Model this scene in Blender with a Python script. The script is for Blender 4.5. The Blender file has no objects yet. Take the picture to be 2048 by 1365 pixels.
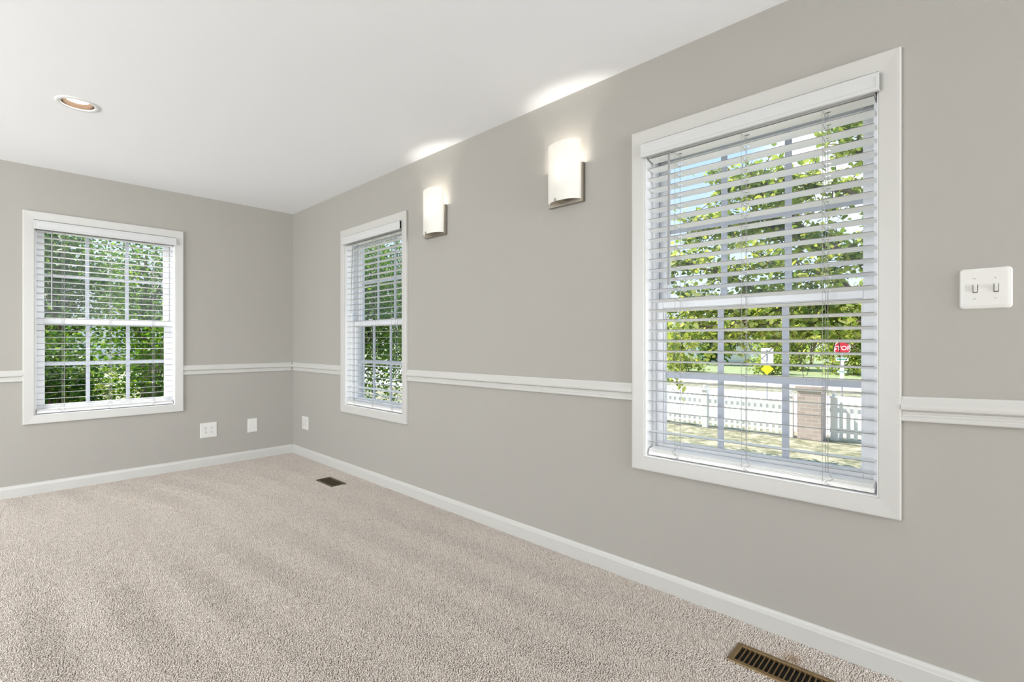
import bpy, bmesh, math, random
import numpy as np
from mathutils import Vector, Matrix

random.seed(7)
rng = np.random.default_rng(11)
S = bpy.context.scene
COL = S.collection
PI = math.pi

# ------------------------------------------------------------------ camera
CAM = Vector((-2.0759, -5.0543, 1.1339))
cd = bpy.data.cameras.new('camera')
cd.sensor_width = 36.0
cd.lens = 975.6 / 2048 * 36.0
cd.shift_y = 2.1 / 2048
cd.clip_start = 0.02
cd.clip_end = 400
cam = bpy.data.objects.new('camera', cd)
COL.objects.link(cam)
cam.location = CAM
cam.rotation_euler = (PI / 2, 0, -math.radians(46.493))
S.camera = cam

# ------------------------------------------------------------------ colour management
S.view_settings.view_transform = 'Standard'
S.view_settings.look = 'None'
S.view_settings.exposure = -0.15
S.view_settings.gamma = 1.0
S.view_settings.use_curve_mapping = False
S.cycles.use_denoising = True
S.cycles.max_bounces = 10
S.cycles.diffuse_bounces = 6
S.cycles.transparent_max_bounces = 24
S.cycles.sample_clamp_indirect = 6.0
S.cycles.caustics_reflective = False
S.cycles.caustics_refractive = False

# ------------------------------------------------------------------ sky
W = bpy.data.worlds.new('sky')
S.world = W
W.use_nodes = True
nt = W.node_tree
nt.nodes.clear()
w_out = nt.nodes.new('ShaderNodeOutputWorld')
w_bg = nt.nodes.new('ShaderNodeBackground')
w_tc = nt.nodes.new('ShaderNodeTexCoord')
w_sep = nt.nodes.new('ShaderNodeSeparateXYZ')
w_ramp = nt.nodes.new('ShaderNodeValToRGB')
w_ramp.color_ramp.elements[0].position = 0.0
w_ramp.color_ramp.elements[0].color = (0.84, 0.92, 1.0, 1)
w_ramp.color_ramp.elements[1].position = 0.42
w_ramp.color_ramp.elements[1].color = (0.36, 0.62, 1.0, 1)
w_noise = nt.nodes.new('ShaderNodeTexNoise')
w_noise.inputs['Scale'].default_value = 2.6
w_noise.inputs['Detail'].default_value = 5
w_cr = nt.nodes.new('ShaderNodeValToRGB')
w_cr.color_ramp.elements[0].position = 0.52
w_cr.color_ramp.elements[1].position = 0.70
w_mix = nt.nodes.new('ShaderNodeMix')
w_mix.data_type = 'RGBA'
w_mix.inputs[7].default_value = (1.0, 1.0, 1.0, 1)
nt.links.new(w_tc.outputs['Generated'], w_sep.inputs[0])
nt.links.new(w_sep.outputs['Z'], w_ramp.inputs[0])
nt.links.new(w_tc.outputs['Generated'], w_noise.inputs['Vector'])
nt.links.new(w_noise.outputs['Fac'], w_cr.inputs[0])
nt.links.new(w_cr.outputs['Color'], w_mix.inputs[0])
nt.links.new(w_ramp.outputs['Color'], w_mix.inputs[6])
nt.links.new(w_mix.outputs[2], w_bg.inputs['Color'])
w_bg.inputs['Strength'].default_value = 1.42
nt.links.new(w_bg.outputs[0], w_out.inputs['Surface'])

# ------------------------------------------------------------------ sun, and added fill lamps out of view
def light(name, kind, loc, energy, color=(1, 1, 1), **kw):
    l = bpy.data.lights.new(name, kind)
    l.energy = energy
    l.color = color
    o = bpy.data.objects.new(name, l)
    COL.objects.link(o)
    o.location = loc
    for k, v in kw.items():
        setattr(l, k, v)
    return o

SUN_DIR = Vector((0.38 * 0.62, -0.925 * 0.62, -0.78)).normalized()
sun = light('sun', 'SUN', (0, 20, 20), 8.2, (1.0, 0.955, 0.88), angle=math.radians(0.12))
sun.rotation_euler = SUN_DIR.to_track_quat('-Z', 'Y').to_euler()

HC = 2.44           # ceiling height
XL = -6.4           # wall across the room, left of the view
YB = -10.0          # wall behind the camera
# added area lamps for fill, at made-up openings across the room and behind the camera
side_fill = light('fill_side', 'AREA', (XL + 0.35, -2.2, 1.3), 240, (0.91, 0.96, 1.0), shape='RECTANGLE', size=3.2, size_y=2.0)
side_fill.rotation_euler = (PI / 2 + 0.27, 0, -PI / 2 + 0.45)    # faces +X and a little +Y, tilted up to brighten the ceiling
rear_fill = light('fill_rear', 'AREA', (-0.98, YB + 0.08, 1.3), 275, (0.91, 0.96, 1.0), shape='RECTANGLE', size=1.35, size_y=2.1)
rear_fill.rotation_euler = (PI / 2 + 0.12, 0, 0)          # faces +Y

# ------------------------------------------------------------------ node helpers
def new_mat(name):
    m = bpy.data.materials.new(name)
    m.use_nodes = True
    n = m.node_tree.nodes
    return m, m.node_tree, n['Principled BSDF'], n['Material Output']

def srgb(r, g, b):
    f = lambda c: (c / 255 / 12.92) if c / 255 <= 0.04045 else ((c / 255 + 0.055) / 1.055) ** 2.4
    return (f(r), f(g), f(b), 1.0)

def mat(name, col, rough=0.5, metal=0.0, bump=0.0, bscale=200.0, vary=0.0, vscale=3.0, spec=0.5, detail=3.0):
    m, t, p, out = new_mat(name)
    p.inputs['Base Color'].default_value = col
    p.inputs['Roughness'].default_value = rough
    p.inputs['Metallic'].default_value = metal
    p.inputs['Specular IOR Level'].default_value = spec
    tc = t.nodes.new('ShaderNodeTexCoord')
    if bump:
        nz = t.nodes.new('ShaderNodeTexNoise')
        nz.inputs['Scale'].default_value = bscale
        nz.inputs['Detail'].default_value = detail
        bp = t.nodes.new('ShaderNodeBump')
        bp.inputs['Strength'].default_value = bump
        bp.inputs['Distance'].default_value = 0.002
        t.links.new(tc.outputs['Object'], nz.inputs['Vector'])
        t.links.new(nz.outputs['Fac'], bp.inputs['Height'])
        t.links.new(bp.outputs[0], p.inputs['Normal'])
    if vary:
        nz = t.nodes.new('ShaderNodeTexNoise')
        nz.inputs['Scale'].default_value = vscale
        nz.inputs['Detail'].default_value = 5
        hs = t.nodes.new('ShaderNodeMix')
        hs.data_type = 'RGBA'
        hs.inputs[6].default_value = tuple(c * (1 - vary) for c in col[:3]) + (1,)
        hs.inputs[7].default_value = tuple(min(1, c * (1 + vary)) for c in col[:3]) + (1,)
        t.links.new(tc.outputs['Object'], nz.inputs['Vector'])
        t.links.new(nz.outputs['Fac'], hs.inputs[0])
        t.links.new(hs.outputs[2], p.inputs['Base Color'])
    return m

def mat_attr(name, rough=0.8, transl=0.0, spec=0.3, tint=(1, 1, 1), sheen=0.0):
    """colour from the mesh's own 'col' attribute (the thing's own colour variation)"""
    m, t, p, out = new_mat(name)
    at = t.nodes.new('ShaderNodeAttribute')
    at.attribute_name = 'col'
    p.inputs['Roughness'].default_value = rough
    p.inputs['Specular IOR Level'].default_value = spec
    t.links.new(at.outputs['Color'], p.inputs['Base Color'])
    if transl:
        tr = t.nodes.new('ShaderNodeBsdfTranslucent')
        mm = t.nodes.new('ShaderNodeMix')
        mm.data_type = 'RGBA'
        mm.blend_type = 'MULTIPLY'
        mm.inputs[0].default_value = 1.0
        mm.inputs[7].default_value = tint + (1,)
        t.links.new(at.outputs['Color'], mm.inputs[6])
        t.links.new(mm.outputs[2], tr.inputs['Color'])
        ms = t.nodes.new('ShaderNodeMixShader')
        ms.inputs[0].default_value = transl
        t.links.new(p.outputs[0], ms.inputs[1])
        t.links.new(tr.outputs[0], ms.inputs[2])
        t.links.new(ms.outputs[0], out.inputs['Surface'])
    return m

def mat_glass(name, haze=0.0, refl=0.03):
    m, t, p, out = new_mat(name)
    t.nodes.remove(p)
    tr = t.nodes.new('ShaderNodeBsdfTransparent')
    gl = t.nodes.new('ShaderNodeBsdfGlossy')
    gl.inputs['Roughness'].default_value = 0.02
    fr = t.nodes.new('ShaderNodeFresnel')
    fr.inputs['IOR'].default_value = 1.35
    mu = t.nodes.new('ShaderNodeMath')
    mu.operation = 'MULTIPLY'
    mu.inputs[1].default_value = refl
    ms = t.nodes.new('ShaderNodeMixShader')
    t.links.new(fr.outputs[0], mu.inputs[0])
    t.links.new(mu.outputs[0], ms.inputs[0])
    t.links.new(tr.outputs[0], ms.inputs[1])
    t.links.new(gl.outputs[0], ms.inputs[2])
    last = ms
    if haze:
        tl = t.nodes.new('ShaderNodeBsdfTranslucent')
        tl.inputs['Color'].default_value = (0.9, 0.95, 1.0, 1)
        m2 = t.nodes.new('ShaderNodeMixShader')
        m2.inputs[0].default_value = haze
        t.links.new(ms.outputs[0], m2.inputs[1])
        t.links.new(tl.outputs[0], m2.inputs[2])
        last = m2
    t.links.new(last.outputs[0], out.inputs['Surface'])
    return m

def mat_emit(name, col, strength):
    m, t, p, out = new_mat(name)
    p.inputs['Base Color'].default_value = (0.9, 0.9, 0.9, 1)
    p.inputs['Emission Color'].default_value = col
    p.inputs['Emission Strength'].default_value = strength
    return m

M = {}
M['wall'] = mat('wall_paint', srgb(169, 165, 158), 0.75, bump=0.10, bscale=320, spec=0.25)
M['ceiling'] = mat('ceiling_paint', srgb(247, 248, 250), 0.9, bump=0.16, bscale=55, spec=0.1, detail=6)
M['trim'] = mat('trim_paint', srgb(198, 196, 191), 0.38, bump=0.04, bscale=60)
M['vinyl'] = mat('white_vinyl', srgb(222, 222, 224), 0.35)
M['muntin'] = mat('muntin_backlit', srgb(178, 182, 192), 0.5)  # white grille bars, darkened in the colour as if seen against the light
M['blind'] = mat('blind_white', srgb(204, 204, 203), 0.42)
M['cord'] = mat('cord_backlit', srgb(158, 156, 153), 0.8)  # white cord, its backlit shade put into the base colour
M['liner'] = mat('liner_white', srgb(238, 238, 238), 0.4)
M['slat'] = mat('slat_white', srgb(242, 242, 240), 0.42)
M['slat_edge_shade'] = mat('slat_edge_shaded', srgb(128, 128, 130), 0.6)  # shade on the backlit room-side slat edges, painted as a darker colour
M['wand'] = mat('wand_plastic', srgb(150, 149, 150), 0.2)
M['glass'] = mat_glass('window_glass')
M['glass_up'] = mat_glass('window_glass_upper', haze=0.025)
M['nickel'] = mat('brushed_nickel', srgb(176, 168, 156), 0.36, metal=1.0, bump=0.05, bscale=400)
M['bronze'] = mat('bronze_inside', srgb(120, 98, 78), 0.5, metal=0.6)
M['plate'] = mat('switch_plate_white', srgb(218, 216, 211), 0.35)
M['slot'] = mat('outlet_slot_dark', srgb(38, 36, 34), 0.6)
M['plate_gap'] = mat('switch_gap_grey', srgb(96, 94, 90), 0.6)
M['register'] = mat('register_brown', srgb(120, 98, 64), 0.45, metal=0.35, vary=0.12, vscale=30)
M['register_dark'] = mat('register_dark_brown', srgb(84, 74, 54), 0.5, metal=0.3)
M['duct'] = mat('duct_dark', srgb(20, 18, 15), 0.9)
M['can_ring'] = mat('can_trim_white', srgb(228, 228, 226), 0.4)
M['can_baffle'] = mat('can_reflector', srgb(84, 68, 54), 0.3, metal=0.8)
M['lamp'] = mat_emit('lamp_lens', (1, 0.97, 0.92, 1), 9.0)
M['backing'] = mat('carpet_base', srgb(190, 180, 170), 0.95, bump=1.0, bscale=260, vary=0.16, vscale=170, spec=0.05)

# ------------------------------------------------------------------ mesh helpers
class MB:
    """collects shapes and links them as ONE mesh object"""
    def __init__(self, f=None):
        self.v = []; self.f = []; self.fn = f
    def add(self, vs, fs):
        b = len(self.v)
        self.v += [tuple(p) for p in vs]
        self.f += [tuple(i + b for i in q) for q in fs]
    def box(self, x0, x1, y0, y1, z0, z1):
        x0, x1 = min(x0, x1), max(x0, x1); y0, y1 = min(y0, y1), max(y0, y1); z0, z1 = min(z0, z1), max(z0, z1)
        self.add([(x0, y0, z0), (x1, y0, z0), (x1, y1, z0), (x0, y1, z0), (x0, y0, z1), (x1, y0, z1), (x1, y1, z1), (x0, y1, z1)],
                 [(0, 3, 2, 1), (4, 5, 6, 7), (0, 1, 5, 4), (1, 2, 6, 5), (2, 3, 7, 6), (3, 0, 4, 7)])
    def prism(self, prof, place, ends):
        """prof: list of 2d points, place(p, t) -> 3d, swept over t in ends"""
        n = len(prof); vs = []
        for t in ends:
            vs += [place(p, t) for p in prof]
        fs = []
        for k in range(len(ends) - 1):
            for i in range(n):
                j = (i + 1) % n
                fs.append((k * n + i, k * n + j, (k + 1) * n + j, (k + 1) * n + i))
        fs.append(tuple(range(n))[::-1])
        fs.append(tuple((len(ends) - 1) * n + i for i in range(n)))
        self.add(vs, fs)
    def tube(self, pts, rad, n=6):
        pts = [Vector(p) for p in pts]
        if not isinstance(rad, (list, tuple)):
            rad = [rad] * len(pts)
        vs = []; fs = []
        for i, p in enumerate(pts):
            d = (pts[min(i + 1, len(pts) - 1)] - pts[max(i - 1, 0)]).normalized()
            a = Vector((0, 0, 1)) if abs(d.z) < 0.9 else Vector((1, 0, 0))
            u = d.cross(a).normalized(); w = d.cross(u)
            for k in range(n):
                t = 2 * PI * k / n
                vs.append(p + (u * math.cos(t) + w * math.sin(t)) * rad[i])
        for i in range(len(pts) - 1):
            for k in range(n):
                fs.append((i * n + k, i * n + (k + 1) % n, (i + 1) * n + (k + 1) % n, (i + 1) * n + k))
        fs.append(tuple(range(n))); fs.append(tuple((len(pts) - 1) * n + k for k in range(n)))
        self.add(vs, fs)
    def lathe(self, prof, c=(0, 0, 0), n=32, closed=False):
        vs = []; fs = []; m = len(prof)
        for k in range(n):
            t = 2 * PI * k / n
            vs += [(c[0] + r * math.cos(t), c[1] + r * math.sin(t), c[2] + z) for r, z in prof]
        for k in range(n):
            for i in range(m if closed else m - 1):
                j = (i + 1) % m
                fs.append((k * m + i, ((k + 1) % n) * m + i, ((k + 1) % n) * m + j, k * m + j))
        self.add(vs, fs)
    def build(self, name, m, parent=None, smooth=False, bevel=0.0, **props):
        vs = [self.fn(*p) for p in self.v] if self.fn else self.v
        me = bpy.data.meshes.new(name)
        me.from_pydata(vs, [], self.f)
        bm = bmesh.new(); bm.from_mesh(me)
        bmesh.ops.recalc_face_normals(bm, faces=bm.faces)
        bm.to_mesh(me); bm.free()
        me.materials.append(m)
        if smooth:
            me.polygons.foreach_set('use_smooth', [True] * len(me.polygons))
        o = bpy.data.objects.new(name, me)
        COL.objects.link(o)
        if bevel:
            b = o.modifiers.new('bevel', 'BEVEL')
            b.width = bevel; b.segments = 2; b.limit_method = 'ANGLE'; b.angle_limit = math.radians(40)
        if parent:
            attach(o, parent)
        for k, v in props.items():
            o[k] = v
        return o

def attach(o, parent):
    o.parent = parent
    o.matrix_parent_inverse = Matrix.Translation(abs_loc(parent)).inverted()

def abs_loc(o):
    l = o.location.copy()
    while o.parent:
        # parents are only translated; a mesh part keeps its own origin at the world origin
        if o.type == 'MESH':
            return Vector((0, 0, 0))
        o = o.parent
        l += o.location
    return l

def thing(name, label, cat, loc, group=None):
    o = bpy.data.objects.new(name, None)
    COL.objects.link(o)
    o.location = loc
    o.empty_display_size = 0.1
    o['label'] = label; o['category'] = cat
    if group: o['group'] = group
    return o

def structure(o, label=None, cat=None):
    o['kind'] = 'structure'
    if label: o['label'] = label
    if cat: o['category'] = cat
    return o

def np_mesh(name, V, F, m, cols=None, smooth=False, parent=None):
    """V (n,3), F (k,3) triangles, cols (n,3) point colours"""
    me = bpy.data.meshes.new(name)
    V = np.ascontiguousarray(V, dtype=np.float32); F = np.ascontiguousarray(F, dtype=np.int32)
    me.vertices.add(len(V)); me.vertices.foreach_set('co', V.ravel())
    me.loops.add(F.size); me.loops.foreach_set('vertex_index', F.ravel())
    me.polygons.add(len(F))
    me.polygons.foreach_set('loop_start', np.arange(0, F.size, 3, dtype=np.int32))
    if smooth:
        me.polygons.foreach_set('use_smooth', np.ones(len(F), dtype=bool))
    if cols is not None:
        a = me.color_attributes.new('col', 'FLOAT_COLOR', 'POINT')
        a.data.foreach_set('color', np.concatenate([cols, np.ones((len(cols), 1))], 1).astype(np.float32).ravel())
    me.update(calc_edges=True)
    me.materials.append(m)
    o = bpy.data.objects.new(name, me)
    COL.objects.link(o)
    if parent: attach(o, parent)
    return o

# ------------------------------------------------------------------ room shell
def wall_with_holes(name, mapf, u0, u1, z0, z1, holes, t0, t1, m):
    """wall in (u, depth, z), holes = [(ua, ub, za, zb)] sorted by u"""
    b = MB(mapf)
    u = u0
    for (ua, ub, za, zb) in holes:
        b.box(u, ua, t0, t1, z0, z1)
        b.box(ua, ub, t0, t1, z0, za)
        b.box(ua, ub, t0, t1, zb, z1)
        u = ub
    b.box(u, u1, t0, t1, z0, z1)
    return b.build(name, m)

RIGHT = lambda u, d, z: (d, u, z)        # right wall: u = Y, depth = X
BACK = lambda u, d, z: (u, d, z)         # back wall: u = X, depth = Y

HW, HH = 0.437, 0.7255                   # half width and half height of a window opening
WIN = [  # map, centre u, centre z, name
    (BACK, -1.4545, 1.3150),
    (RIGHT, -1.5320, 1.3150),
    (RIGHT, -4.3780, 1.3280),
]
def hole(w): return (w[1] - HW, w[1] + HW, w[2] - HH, w[2] + HH)
TW = 0.16
structure(wall_with_holes('wall_back', BACK, XL - TW, TW, -0.25, HC + 0.2, [hole(WIN[0])], 0, TW, M['wall']), 'greige painted wall at the far end with one window', 'wall')
structure(wall_with_holes('wall_right', RIGHT, YB - TW, 0.0, -0.25, HC + 0.2, [hole(WIN[2]), hole(WIN[1])], 0, TW, M['wall']), 'long greige painted wall with two windows and two lamps', 'wall')
structure(wall_with_holes('wall_rear', BACK, XL - TW, 0, -0.25, HC + 0.2, [(-1.7, -0.25, 0.2, 2.35)], YB - TW, YB, M['wall']), 'greige wall behind the camera with an added opening for fill light', 'wall')
structure(wall_with_holes('wall_left', RIGHT, YB, 0, -0.25, HC + 0.2, [(-4.05, -0.35, 0.2, 2.35)], XL - TW, XL, M['wall']), 'greige wall across the room with an added opening for fill light', 'wall')
b = MB(); b.box(XL - TW, TW, YB - TW, TW, -0.25, 0.0)
structure(b.build('floor', M['backing']), 'floor under the carpet', 'floor')
b = MB(); b.box(XL - TW, TW, YB - TW, TW, HC, HC + 0.2)
ceil_o = structure(b.build('ceiling', M['ceiling']), 'flat white painted ceiling with faint roller marks', 'ceiling')

# baseboards and chair rails
BASE = [(0, 0), (0.014, 0), (0.014, 0.070), (0.0115, 0.073), (0.0095, 0.083), (0.005, 0.0915), (0, 0.0925)]
RAIL = [(0, 0), (0.0125, 0), (0.0145, 0.003), (0.0145, 0.012), (0.0125, 0.0155), (0.009, 0.017), (0.008, 0.023), (0.0095, 0.026),
        (0.0095, 0.030), (0.0075, 0.032), (0.010, 0.034), (0.0165, 0.036), (0.020, 0.040), (0.0205, 0.047), (0.018, 0.056),
        (0.0125, 0.066), (0.0085, 0.074), (0.007, 0.081), (0, 0.082)]
def run(name, prof, along, a, c, z0, z1=None, label=None, cat=None):
    z1 = z0 if z1 is None else z1
    b = MB()
    zf = lambda t: z0 + (z1 - z0) * ((t - a) / (c - a))
    if along == 'R': place = lambda p, t: (-p[0], t, zf(t) + p[1])
    elif along == 'B': place = lambda p, t: (t, -p[0], zf(t) + p[1])
    else: place = lambda p, t: (XL + p[0], t, zf(t) + p[1])
    b.prism(prof, place, [a, c])
    return structure(b.build(name, M['trim']), label, cat)
run('baseboard_right', BASE, 'R', YB, 0.0, 0, None, 'white baseboard along the long right wall', 'baseboard')
run('baseboard_back', BASE, 'B', XL, -0.014, 0, None, 'white baseboard along the far wall', 'baseboard')
run('baseboard_left', BASE, 'L', YB, -0.014, 0, None, 'white baseboard along the left wall', 'baseboard')
run('trim_1', RAIL, 'B', XL, -1.4545 - 0.4985, 0.846, None, 'white chair rail left of the far window', 'chair rail')
run('trim_2', RAIL, 'B', -1.4545 + 0.4985, -0.02, 0.846, None, 'white chair rail between far window and corner', 'chair rail')
run('trim_3', RAIL, 'R', -1.532 + 0.4985, 0.0, 0.846, None, 'short white chair rail between corner and narrow side window', 'chair rail')
run('trim_4', RAIL, 'R', -4.378 + 0.4985, -1.532 - 0.4985, 0.858, 0.850, 'long white chair rail between the two side windows', 'chair rail')
run('trim_5', RAIL, 'R', -10.0, -4.378 - 0.4985, 1.035, 0.872, 'white chair rail right of the large near window', 'chair rail')

# ------------------------------------------------------------------ windows
def frame_ring(b, ua, ub, za, zb, wl, wb, wt, d0, d1):
    """rectangular frame: stiles wl wide, bottom rail wb, top rail wt"""
    b.box(ua, ua + wl, d0, d1, za, zb)
    b.box(ub - wl, ub, d0, d1, za, zb)
    b.box(ua + wl, ub - wl, d0, d1, za, za + wb)
    b.box(ua + wl, ub - wl, d0, d1, zb - wt, zb)

CASING = [(0, 0), (0, -0.012), (0.003, -0.0155), (0.050, -0.018), (0.058, -0.018), (0.0615, -0.0165), (0.0615, 0)]
def casing_board(b, c, k, prof):
    """mitred board on side k of the opening; profile x = distance out from the opening, y = depth"""
    cu, cz = c
    def pt(o, d, s):
        hw, hh = HW + o, HH + o
        return {0: (cu + s * hw, d, cz + hh), 1: (cu + s * hw, d, cz - hh), 2: (cu - hw, d, cz + s * hh), 3: (cu + hw, d, cz + s * hh)}[k]
    n = len(prof); vs = [pt(o, d, -1) for o, d in prof] + [pt(o, d, 1) for o, d in prof]
    fs = [(i, (i + 1) % n, n + (i + 1) % n, n + i) for i in range(n)] + [tuple(range(n)), tuple(range(n, 2 * n))]
    b.add(vs, fs)

def make_window(idx, w, label):
    f, cu, cz = w
    ua, ub, za, zb = cu - HW, cu + HW, cz - HH, cz + HH
    root = thing('window_%d' % idx, label, 'window', f(cu, 0, za))
    root['kind'] = 'structure'
    b = MB(f)
    for k in range(4): casing_board(b, (cu, cz), k, CASING)
    b.build('casing', M['trim'], root)
    b = MB(f)                                # painted wooden liner
    frame_ring(b, ua, ub, za, zb, 0.004, 0.004, 0.004, -0.004, 0.052)
    b.build('jamb', M['liner'], root)
    b = MB(f)                                # vinyl frame with a track groove
    frame_ring(b, ua, ub, za, zb, 0.020, 0.022, 0.020, 0.052, 0.072)
    frame_ring(b, ua, ub, za, zb, 0.014, 0.016, 0.014, 0.072, 0.150)
    frame_ring(b, ua, ub, za, zb, 0.022, 0.026, 0.022, 0.150, TW + 0.01)
    b.build('window_frame', M['vinyl'], root, bevel=0.0015)
    zm = cz - 0.018
    for nm, s0, s1, d0, d1, wb, wt in (('lower_sash', za + 0.016, zm + 0.016, 0.070, 0.100, 0.046, 0.034), ('upper_sash', zm - 0.016, zb - 0.014, 0.110, 0.140, 0.034, 0.046)):
        b = MB(f)
        u0, u1 = ua + 0.016, ub - 0.016
        frame_ring(b, u0, u1, s0, s1, 0.036, wb, wt, d0, d1)
        frame_ring(b, u0 + 0.034, u1 - 0.034, s0 + wb - 0.002, s1 - wt + 0.002, 0.010, 0.009, 0.009, d0 + 0.007, d1 - 0.004)
        sash = b.build(nm, M['vinyl'], root, bevel=0.002)
        g0, g1, h0, h1 = u0 + 0.040, u1 - 0.040, s0 + wb + 0.002, s1 - wt - 0.002
        dm = (d0 + d1) / 2
        b = MB(f); b.box(g0, g1, dm - 0.002, dm + 0.002, h0, h1)
        b.build('glass_pane', M['glass_up'] if nm == 'upper_sash' else M['glass'], sash)
        b = MB(f)                            # 3 x 2 grille behind the glass
        for t in (1 / 3, 2 / 3):
            u = g0 + (g1 - g0) * t
            b.box(u - 0.0125, u + 0.0125, dm + 0.0035, dm + 0.0105, h0, h1)
        z = (h0 + h1) / 2
        b.box(g0, g1, dm + 0.003, dm + 0.011, z - 0.0125, z + 0.0125)
        b.build('muntin_grid', M['muntin'], sash)
        if nm == 'lower_sash':
            for t in (0.30, 0.70):           # sash locks on the meeting rail
                b = MB(f)
                u = u0 + (u1 - u0) * t
                b.box(u - 0.028, u + 0.028, 0.076, 0.098, s1, s1 + 0.006)
                b.tube([(u - 0.012, 0.087, s1 + 0.004), (u - 0.012, 0.087, s1 + 0.014)], 0.010, 10)
                b.box(u - 0.014, u + 0.026, 0.080, 0.088, s1 + 0.008, s1 + 0.014)
                b.build('sash_lock', M['vinyl'], root, bevel=0.0015)
    return root

make_window(1, WIN[0], 'white double hung window in the far wall, facing green trees')
make_window(2, WIN[1], 'white double hung window in the right wall nearest the corner')
make_window(3, WIN[2], 'large near white double hung window in the right wall, facing fence and street')

# ------------------------------------------------------------------ blinds
def make_blind(w, label, tilt, odd, wand_u, wand_tail, z_shift=0.0, cords=(-0.283, 0.0, 0.283), rail_tilt=4.0):
    f, cu, cz = w
    za, zb = cz - HH, cz + HH
    root = thing('window_blind', label, 'blind', f(cu, 0.0, zb - 0.1), 'white faux wood blinds')
    hw = HW - 0.010
    b = MB(f)                                    # valance with returns, overlapping the casing a little
    VZ0, VZ1 = zb - 0.070, zb - 0.008
    prof = [(-0.022, VZ0), (-0.036, VZ0), (-0.038, VZ0 + 0.004), (-0.0375, VZ0 + 0.012), (-0.035, VZ0 + 0.016), (-0.035, VZ1 - 0.014), (-0.037, VZ1 - 0.010), (-0.037, VZ1 - 0.002), (-0.035, VZ1), (-0.022, VZ1)]
    b.prism(prof, lambda p, t: (t, p[0], p[1]), [cu - HW - 0.006, cu + HW + 0.006])
    for s in (-1, 1):
        b.box(cu + s * (HW + 0.006), cu + s * (HW - 0.004), -0.0365, -0.0185, VZ0 + 0.002, VZ1 - 0.002)
    b.build('valance', M['blind'], root, bevel=0.001)
    b = MB(f); b.box(cu - hw, cu + hw, -0.004, 0.048, zb - 0.066, zb - 0.012)
    b.build('headrail', M['blind'], root, bevel=0.002)
    # slats: 2 in slats with cord holes
    n = 29
    ztop = zb - 0.0735 + z_shift; zbot = za + 0.068
    pitch = (ztop - zbot) / (n - 1)
    b = MB(f)
    edge = []
    dc = 0.031
    holes = sorted(cords)
    rnd = random.Random(len(label))
    for i in range(n):
        z = ztop - i * pitch
        a = math.radians(tilt + rnd.uniform(-0.5, 0.5) + odd.get(i, 0.0))
        ca, sa = math.cos(a), math.sin(a)
        sag = rnd.uniform(-0.0012, 0.0012)
        P = lambda d, h: (dc + d * ca + h * sa * 0, z - d * sa + h)   # room edge up for tilt > 0
        def strip(u0, u1, d0, d1):
            pr = [P(d0, -0.0011), P(d1, -0.0011), P(d1, 0.0011), P(d0, 0.0011)]
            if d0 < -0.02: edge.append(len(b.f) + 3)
            b.prism(pr, lambda p, t: (t, p[0], p[1] + sag * (t - cu) / HW), [u0, u1])
        u = cu - hw + 0.004
        for hcu in holes:
            strip(u, cu + hcu - 0.010, -0.025, 0.025)
            strip(cu + hcu - 0.010, cu + hcu + 0.010, -0.025, -0.0055)
            strip(cu + hcu - 0.010, cu + hcu + 0.010, 0.0055, 0.025)
            u = cu + hcu + 0.010
        strip(u, cu + hw - 0.004, -0.025, 0.025)
    so = b.build('slats', M['slat'], root)
    so.data.materials.append(M['slat_edge_shade'])
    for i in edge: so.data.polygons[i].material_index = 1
    # bottom rail with the spare slats stacked on it
    b = MB(f)
    ra = math.radians(-rail_tilt)
    Q = lambda d, h: (0.031 + d * math.cos(ra), za + 0.013 + h - d * math.sin(ra))
    def bar(u, d0, d1, h0, h1):
        b.prism([Q(d0, h0), Q(d1, h0), Q(d1, h1), Q(d0, h1)], lambda p, t: (t, p[0], p[1]), [cu - u, cu + u])
    bar(hw - 0.002, -0.025, 0.025, 0.0, 0.015)
    for k in range(3):
        bar(hw - 0.004, -0.0245 + 0.0008 * k, 0.0255, 0.0158 + 0.0038 * k, 0.0184 + 0.0038 * k)
    b.build('bottom_rail', M['slat'], root, bevel=0.0010)
    for hcu in cords:
        u = cu + hcu
        b = MB(f)
        for d in (0.0045, 0.0575):               # front and rear string of the ladder
            b.tube([(u + 0.0125, d, zb - 0.066), (u + 0.0125, d, za + 0.02)], 0.0009, 5)
        for i in range(n):                        # rungs under the slats
            z = ztop - i * pitch
            b.tube([(u + 0.0125, 0.0045, z - 0.0024 + 0.0266 * math.sin(math.radians(tilt + odd.get(i, 0)))), (u + 0.0125, 0.0575, z - 0.0024 - 0.0266 * math.sin(math.radians(tilt + odd.get(i, 0))))], 0.0006, 4)
        b.build('ladder_cord', M['cord'], root)
        b = MB(f)                                 # lift cord with its loose tail at the bottom rail
        s = 1 if hcu < 0.2 else -1
        b.tube([(u, dc, zb - 0.066), (u, dc, za + 0.075), (u - 0.004 * s, 0.012, za + 0.066), (u - 0.008 * s, 0.000, za + 0.054), (u - 0.017 * s, -0.003, za + 0.044),
                (u - 0.021 * s, -0.003, za + 0.036), (u - 0.014 * s, -0.002, za + 0.030), (u - 0.002 * s, -0.001, za + 0.026), (u + 0.004 * s, 0.002, za + 0.018), (u - 0.006 * s, 0.003, za + 0.010)], 0.0010, 5)
        b.tube([(u - 0.006 * s, 0.003, za + 0.014), (u - 0.006 * s, 0.003, za + 0.006)], 0.0032, 8)
        b.build('lift_cord', M['cord'], root)
    b = MB(f)
    zt = zb - 0.074
    b.tube([(wand_u, -0.010, zt), (wand_u, -0.012, zt - 0.02), (wand_u + wand_tail, -0.014, zt - 0.59)], 0.0042, 6)
    b.tube([(wand_u, -0.010, zt + 0.012), (wand_u, -0.010, zt)], 0.0025, 6)
    b.build('wand', M['wand'], root)
    return root

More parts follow.
